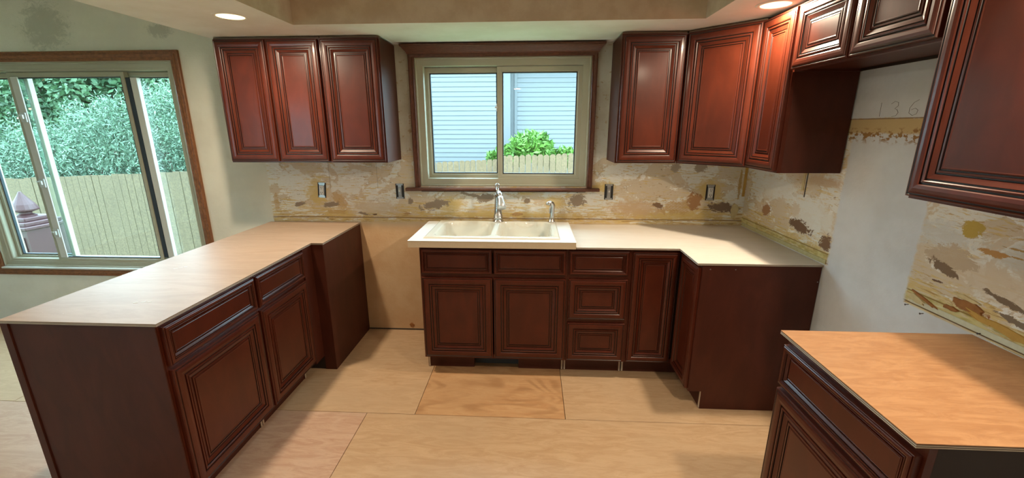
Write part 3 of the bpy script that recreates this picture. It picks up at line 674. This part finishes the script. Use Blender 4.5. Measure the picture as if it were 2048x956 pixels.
# ------------------------------------------------------------------ outlets without cover plates
def outlet(x, z, kind, label, tilt=0):
    c = thing('wall_outlet' if kind == 'duplex' else 'light_switch', label, 'electrical outlet' if kind == 'duplex' else 'switch', (x, -.001, z)); c.rotation_euler = (0, tilt, 0)
    bx('wall_box', M['black'], c, -.031, .031, -.0015, 0, -.056, .056)
    bm = bmesh.new(); box(bm, -.013 if kind == 'switch' else -.020, .013 if kind == 'switch' else .020, -.004, -.0016, -.054, .054)
    for s_ in (-1, 1): box(bm, -.024, .024, -.0045, -.0016, s_*.050-.006, s_*.050+.006)
    mesh_obj('mounting_strap', bm, M['zinc'], c)
    if kind == 'duplex':
        b = bx('receptacle', M['device'], c, -.0165, .0165, -.012, -.0046, -.035, .035, bev=.002)
        for s_ in (-1, 1):
            zc_ = s_*.019
            bm = bmesh.new(); box(bm, -.0075, -.0045, -.0128, -.0121, zc_-.002, zc_+.007); box(bm, .0045, .0075, -.0128, -.0121, zc_-.002, zc_+.007); box(bm, -.0025, .0025, -.0128, -.0121, zc_-.011, zc_-.006); mesh_obj('socket_slots', bm, M['slot'], b)
    else:
        b = bx('switch_body', M['zinc'], c, -.010, .010, -.010, -.0041, -.030, .030, bev=.002)
        bx('toggle', M['device'], b, -.004, .004, -.022, -.0101, -.002, .012, bev=.001)
outlet(-3.087, 1.130, 'duplex', 'bare white duplex outlet below the left pair-door wall cabinet', .08)
outlet(-2.494, 1.125, 'switch', 'bare switch in a black box left of the window stool')
outlet(-.962, 1.128, 'switch', 'bare switch in a black box right of the window stool')
outlet(-.245, 1.127, 'duplex', 'bare white duplex outlet near the corner under the diagonal wall cabinet')

# ------------------------------------------------------------------ recessed lamps
LN = ['recessed ceiling lamp in the soffit above the left wall cabinets', 'recessed ceiling lamp in the soffit beside the right wall cabinets', 'recessed ceiling lamp in the right soffit beside the big near wall cabinet', 'added, unseen ceiling lamp in the left soffit above the near end of the peninsula',
      'added, unseen ceiling lamp in the middle of the raised tray', 'added, unseen ceiling lamp in the soffit behind the camera']
for (x, y, z, pw), lb in zip(LAMPS, LN):
    c = thing('ceiling_light', lb, 'ceiling light', (x, y, z))
    bm = bmesh.new(); lathe(bm, (0, 0, 0), [(.064, -.001), (.066, -.005), (.078, -.004), (.084, -.0005)], 40, False); mesh_obj('trim_ring', bm, M['ceil'], c, True)
    bm = bmesh.new(); lathe(bm, (0, 0, 0), [(.0635, -.001), (.0635, -.0035), (.03, -.0042)], 32); mesh_obj('lens', bm, M['lamp'], c)
    ld = bpy.data.lights.new('lamp_light', 'AREA'); ld.shape = 'DISK'; ld.size = .09; ld.energy = LAMP_W*pw; ld.color = LAMP_COL
    lo = bpy.data.objects.new('lamp_light', ld); link(lo, c); lo.location = (0, 0, -.006)

# ------------------------------------------------------------------ small things on the walls
# pencilled number on the right wall
def stroke(pts, name='pencil_stroke', r=.0007, m='pencil'):
    bm = bmesh.new(); tube(bm, [(-.0008, y, z) for y, z in pts], r, 5); mesh_obj(name, bm, M[m], WR)
stroke([(-1.074, 1.680), (-1.076, 1.622)])
stroke([(-1.128, 1.672), (-1.145, 1.682), (-1.163, 1.677), (-1.166, 1.663), (-1.150, 1.652), (-1.163, 1.648), (-1.172, 1.636), (-1.163, 1.623), (-1.143, 1.620)])
stroke([(-1.262, 1.682), (-1.240, 1.672), (-1.225, 1.652), (-1.226, 1.632), (-1.244, 1.622), (-1.262, 1.628), (-1.266, 1.642), (-1.252, 1.650), (-1.234, 1.645)])
stroke([(-1.3185, 1.80), (-1.3190, 1.66)], r=.0006)
# torn paper, tape and nails
def torn(name, wall, pts3, m):   # closed outline in the wall plane, given relief
    bm = bmesh.new(); n = len(pts3)
    f = [bm.verts.new(p) for p in pts3]
    cen = sum((Vector(p) for p in pts3), Vector())/n
    out = Vector((-1, 0, 0)) if wall is WR else Vector((0, -1, 0))
    g_ = [bm.verts.new(Vector(p)*.96 + cen*.04 + out*(.004+.004*random.random())) for p in pts3]
    for i in range(n): bm.faces.new((f[i], f[(i+1) % n], g_[(i+1) % n], g_[i]))
    bm.faces.new(g_); return mesh_obj(name, bm, M[m], wall)
def ragged(h0, z0, rh, rz, n=14, tl=0):
    o = []
    for k in range(n):
        a = 2*PI*k/n; q = .75+.5*random.random(); u, v = rh*q*math.cos(a), rz*q*math.sin(a)
        o.append((h0+u*math.cos(tl)-v*math.sin(tl), z0+u*math.sin(tl)+v*math.cos(tl)))
    return o
for (h0, z0, rh, rz, m, tl) in ((-1.655, .975, .060, .018, 'torn', .1), (-1.70, .955, .050, .012, 'tape', .2), (-1.60, .945, .03, .008, 'torn', 0), (-1.50, .935, .06, .006, 'torn', .25), (-1.46, .925, .05, .012, 'tornlight', .2), (-1.645, 1.0, .045, .007, 'tornlight', .1), (-1.80, .945, .07, .014, 'tape', .1), (-1.95, .94, .08, .012, 'tape', 0)):
    torn('torn_paper', WR, [(0, y, z) for y, z in ragged(h0, z0, rh, rz, 14, tl)], m)
for (h0, z0, rh, rz, m) in ((-2.47, .045, .018, .016, 'torn'), (-2.73, .955, .05, .004, 'tornlight'), (-.06, 1.0, .03, .05, 'tornlight')):
    torn('torn_paper', WB, [(x, 0, z) for x, z in ragged(h0, z0, rh, rz)], m)
bx('corner_tape', M['tape'], WB, -.022, -.004, -.003, 0, 1.10, 1.352)
bx('adhesive_ridge', plain('yellowed_adhesive', srgb(186, 178, 134), .7, .25, 60), WR, -.004, 0, -.93, -.02, .893, .916, bev=.001)
bx('adhesive_ridge', plain('pale_adhesive', srgb(204, 202, 178), .7, .15, 60), WR, -.003, 0, -2.3, -1.44, .902, .922, bev=.001)
bx('wood_splinter', M['tornlight'], WR, -.003, 0, -.645, -.625, 1.235, 1.356)
bx('plaster_slot', M['nail'], WR, -.0008, 0, -.664, -.654, 1.20, 1.352)
bx('base_gap', M['nail'], WB, -2.82, -2.20, -.0015, 0, .0, .010)
for y, z in ((-1.435, .888), (-1.505, .880), (-1.72, .905)):
    bm = bmesh.new(); tube(bm, [(0, y, z), (-.012, y, z-.001), (-.013, y, z-.001)], [.0015, .0015, .004], 8); mesh_obj('nail', bm, M['nail'], WR)
for x in (-3.02, -2.66): bx('hairline_crack', M['nail'], WB, x, x+.0012, -.0006, 0, 1.14, 1.34)

# ------------------------------------------------------------------ outside
GZ = -1.2
gr = struct(bx('ground', M['grass'], None, -40, 30, -30, 40, GZ-.2, GZ))
def leafcloud(c, r, n, size, rng, flat=.5, shell=.55, aspect=.5):
    u = rng.normal(size=(n, 3)); u /= np.linalg.norm(u, axis=1)[:, None]
    ph = rng.uniform(0, 6.28, 6)
    lump = 1 + .16*np.sin(5*u[:, 0]+ph[0])*np.sin(4*u[:, 2]+ph[1]) + .12*np.sin(9*u[:, 1]+ph[2]+6*u[:, 0])
    rad = (shell+(1-shell)*rng.random(n)**.6)*lump
    return np.array(c) + u*rad[:, None]*np.array(r)
def leafmesh(name, P, size, rng, m, parent, aspect=.5, up=.2, bundle=1):
    n = len(P)
    a = rng.normal(size=(n, 3)); a[:, 2] += up; a /= np.linalg.norm(a, axis=1)[:, None]
    b = rng.normal(size=(n, 3)); b -= a*(a*b).sum(1)[:, None]; b /= np.linalg.norm(b, axis=1)[:, None]
    s_ = size*(.6+.8*rng.random(n))[:, None]
    V = np.empty((n, 4, 3)); V[:, 0] = P; V[:, 1] = P+a*s_*.5+b*s_*aspect*.5; V[:, 2] = P+a*s_; V[:, 3] = P+a*s_*.5-b*s_*aspect*.5
    me = bpy.data.meshes.new(name); me.vertices.add(n*4); me.vertices.foreach_set('co', V.reshape(-1))
    me.loops.add(n*4); me.loops.foreach_set('vertex_index', np.arange(n*4, dtype=np.int32))
    me.polygons.add(n); me.polygons.foreach_set('loop_start', np.arange(0, n*4, 4, dtype=np.int32)); me.polygons.foreach_set('loop_total', np.full(n, 4, dtype=np.int32))
    me.update(); me.validate(); me.materials.append(m)
    o = link(bpy.data.objects.new(name, me), parent); o['kind'] = 'stuff'; return o
def plant(name, cat, label, base, blobs, n, size, m, seed, aspect=.5, up=.2, stems=4, group=None, flowers=0):
    rng = np.random.default_rng(seed); c = thing(name, label, cat, base, 0, group)
    bm = bmesh.new(); rr = random.Random(seed)
    for bl in blobs:
        for s_ in range(stems):
            e = Vector(bl[0]) + Vector((rr.uniform(-.5, .5)*bl[1][0], rr.uniform(-.5, .5)*bl[1][1], rr.uniform(-.2, .6)*bl[1][2]))
            st = Vector((rr.uniform(-.1, .1), rr.uniform(-.1, .1), 0)); md = st.lerp(e, .5)+Vector((0, 0, .15*bl[1][2]))
            tube(bm, [st, md, e], [.05*bl[1][2]*.7+.01, .02*bl[1][2]+.008, .006], 6)
    mesh_obj('branches', bm, M['bark'], c)
    tot = sum(b[1][0]*b[1][2] for b in blobs)
    P = np.concatenate([leafcloud(b[0], b[1], int(n*b[1][0]*b[1][2]/tot), size, rng) for b in blobs])
    leafmesh('foliage', P, size, rng, m, c, aspect, up)
    if flowers:
        Q = np.concatenate([leafcloud(b[0], [q*1.03 for q in b[1]], flowers, size, rng, shell=.95) for b in blobs])
        leafmesh('blossom', Q, .09, rng, M['flower'], c, .9, .2)
    return c
# fences: boards are parts sharing one mesh
def fence(label, A, B, top0, top1, pitch, bw, m, dog, rail_y=.03, group=None):
    A = Vector((A[0], A[1], 0)); B = Vector((B[0], B[1], 0)); d_ = B-A; Ln = d_.length; ang = math.atan2(d_.y, d_.x)
    c = thing('fence', label, 'fence', (A.x, A.y, GZ), ang, group)
    Hh = 2.0
    bm = bmesh.new()
    out = [(0, -.6), (bw, -.6), (bw, Hh-dog), (bw-dog, Hh), (dog, Hh), (0, Hh-dog)] if dog else [(0, -.6), (bw, -.6), (bw, Hh), (0, Hh)]
    a = [bm.verts.new((x, 0, z)) for x, z in out]; b = [bm.verts.new((x, .018, z)) for x, z in out]
    bm.faces.new(a); bm.faces.new(b)
    for i in range(len(out)): bm.faces.new((a[i], a[(i+1) % len(out)], b[(i+1) % len(out)], b[i]))
    n = int(Ln/pitch); rr = random.Random(3); first = None
    for i in range(n):
        tz = top0 + (top1-top0)*i/n - GZ - Hh + rr.uniform(-.012, .012)
        if first is None: first = o = mesh_obj('board', bm, M[m], c)
        else: o = inst(first)
        o.location = (i*pitch, rr.uniform(-.004, .004), tz); o.rotation_euler = (0, rr.uniform(-.004, .004), 0)
    for zz in (.35, 1.3): bx('rail', M[m], c, 0, Ln, .025, .06, zz, zz+.09)
    for k_ in range(int(Ln/2.4)+1): bx('post', M[m], c, k_*2.4, k_*2.4+.09, .065, .155, 0, 1.5)
    return c
fence('weathered board fence behind the dining window', (-16.0, 5.0), (-6.4, 5.0), .44, .84, .143, .137, 'fence', 0)
fence('short tan picket fence seen through the left half of the kitchen window', (-5.6, 7.3), (-2.23, 7.3), .70, .84, .137, .127, 'picket', .03)
fence('taller tan picket fence seen through the right half of the kitchen window', (-2.22, 7.0), (-.52, 7.0), .95, 1.0, .140, .130, 'picket', .035)
# neighbour's house
c = thing('house', 'pale lap-sided neighbour house filling the kitchen window', 'house', (0, 9.3, GZ))
bm = bmesh.new(); prism_x(bm, [(0, .006), (-.024, 0), (-.002, .130), (0, .130)], 0, 1.0); fb = None
def course(x0, x1, y, z):
    global fb
    if fb is None: fb = o = mesh_obj('siding_board', bm, M['siding'], c)
    else: o = inst(fb)
    o.location = (x0, y, z); o.scale = (x1-x0, 1, 1)
for i in range(36): course(-6.2, -2.30, 0, .2+i*.1265); course(-1.94, 3.5, .35, .2+i*.1265)
bx('corner_board', M['siding'], c, -2.30, -2.12, -.03, .4,   .1, 4.75); bx('corner_trim', M['siding'], c, -2.02, -1.94, .30, .36,   .1, 4.75)
bx('inner_wall', M['siding'], c, -2.12, -2.0, .34, .4,   .1, 4.75)
bx('house_core', M['patio'], c, -6.2, 3.5, .42, 6, 0, 4.7)
bm = bmesh.new(); prism_x(bm, [(-.4, 4.75), (6.5, 4.75), (3, 5.6)], -6.6, 3.9); mesh_obj('roof', bm, M['bark'], c)
# plants
plant('shrub', 'shrub', 'bright lime shrub above the pickets in the kitchen window', (-1.55, 7.6, GZ), [((0, 0, 2.30), (.50, .40, .34)), ((-.35, .1, 2.1), (.3, .3, .24)), ((.40, .1, 2.07), (.34, .3, .22))], 2600, .17, M['lime'], 1, .34, .1)
plant('shrub', 'shrub', 'small lime sprig at the middle stile of the kitchen window', (-2.45, 8.05, GZ), [((0, .1, 2.02), (.22, .2, .16))], 500, .14, M['lime'], 2, .34, .1, 3)
plant('shrub', 'shrub', 'low lime foliage at the right end of the picket fence', (-.55, 7.6, GZ), [((0, 0, 2.05), (.30, .3, .22))], 700, .15, M['lime'], 3, .34, .1, 3)
HB = [(-12.9, 6.4, 2.3, 'pale feathery bush beyond the fence at the left edge of the dining window'), (-11.2, 6.3, 2.75, 'big pale feathery bush beyond the fence, left half of the centre pane'),
      (-9.5, 6.4, 3.15, 'big pale feathery bush beyond the fence, right half of the centre pane'), (-7.8, 6.3, 2.95, 'pale feathery bush beyond the fence in the right pane of the dining window'), (-14.7, 6.4, 2.5, 'pale feathery bush beyond the fence, out at the far left')]
for i, (x, y, h, lb) in enumerate(HB):
    plant('bush', 'bush', lb, (x, y, GZ), [((0, 0, h*.55+.2), (1.05, .7, h*.62)), ((.5, -.1, h*.9), (.6, .5, h*.36)), ((-.5, .1, h*.8), (.6, .5, h*.36))], 24000, .085, M['hedge'], 20+i, .22, .5)
TR = [(-15.5, 9.5, 'dark broadleaf tree with orange blossom, far left beyond the fence'), (-13.4, 9.0, 'dark broadleaf tree with orange blossom above the centre pane bushes'), (-11.2, 9.4, 'dark broadleaf tree behind the tallest feathery bush'), (-9.0, 9.4, 'dark broadleaf tree behind the right pane bush'), (-18.5, 10.5, 'dark broadleaf tree at the far left of the garden')]
for i, (x, y, lb) in enumerate(TR):
    plant('tree', 'tree', lb, (x, y, GZ), [((0, 0, 3.6), (1.7, 1.3, 1.9)), ((.3, -.2, 2.0), (1.5, 1.0, 1.2)), ((-.4, 0, 4.6), (1.0, .9, .9))], 16000, .15, M['tree'], 40+i, .6, 0, flowers=50 if i < 3 else 0)
# oxblood newel post with finial outside the dining window
c = thing('garden_post', 'oxblood wooden post with a stepped cap and pointed finial outside the left pane', 'post', (-7.43, 1.5, GZ))
bx('post_shaft', M['redpost'], c, -.215, .215, -.215, .215, 0, 1.66)
for x in (-.17, .04): bx('shaft_panel', M['redpost'], c, x, x+.13, -.228, -.2155, .1, 1.58, bev=.004)
bm = bmesh.new(); box(bm, -.235, .235, -.235, .235, 1.66, 1.70, bev=.008); box(bm, -.20, .20, -.20, .20, 1.70, 1.745, bev=.008); box(bm, -.15, .15, -.15, .15, 1.745, 1.79, bev=.008); mesh_obj('cap', bm, M['redpost'], c)
for x in (-.13, .13): bx('cap_block', M['white_paint'], c, x-.045, x+.045, -.247, -.2355, 1.665, 1.695, bev=.004)
bm = bmesh.new(); lathe(bm, (0, 0, 1.79), [(.09, 0), (.09, .015), (.055, .03), (.055, .045), (.12, .07), (.122, .085), (.10, .14), (.06, .20), (.03, .25), (.012, .285)], 20); mesh_obj('finial', bm, M['redpost'], c)
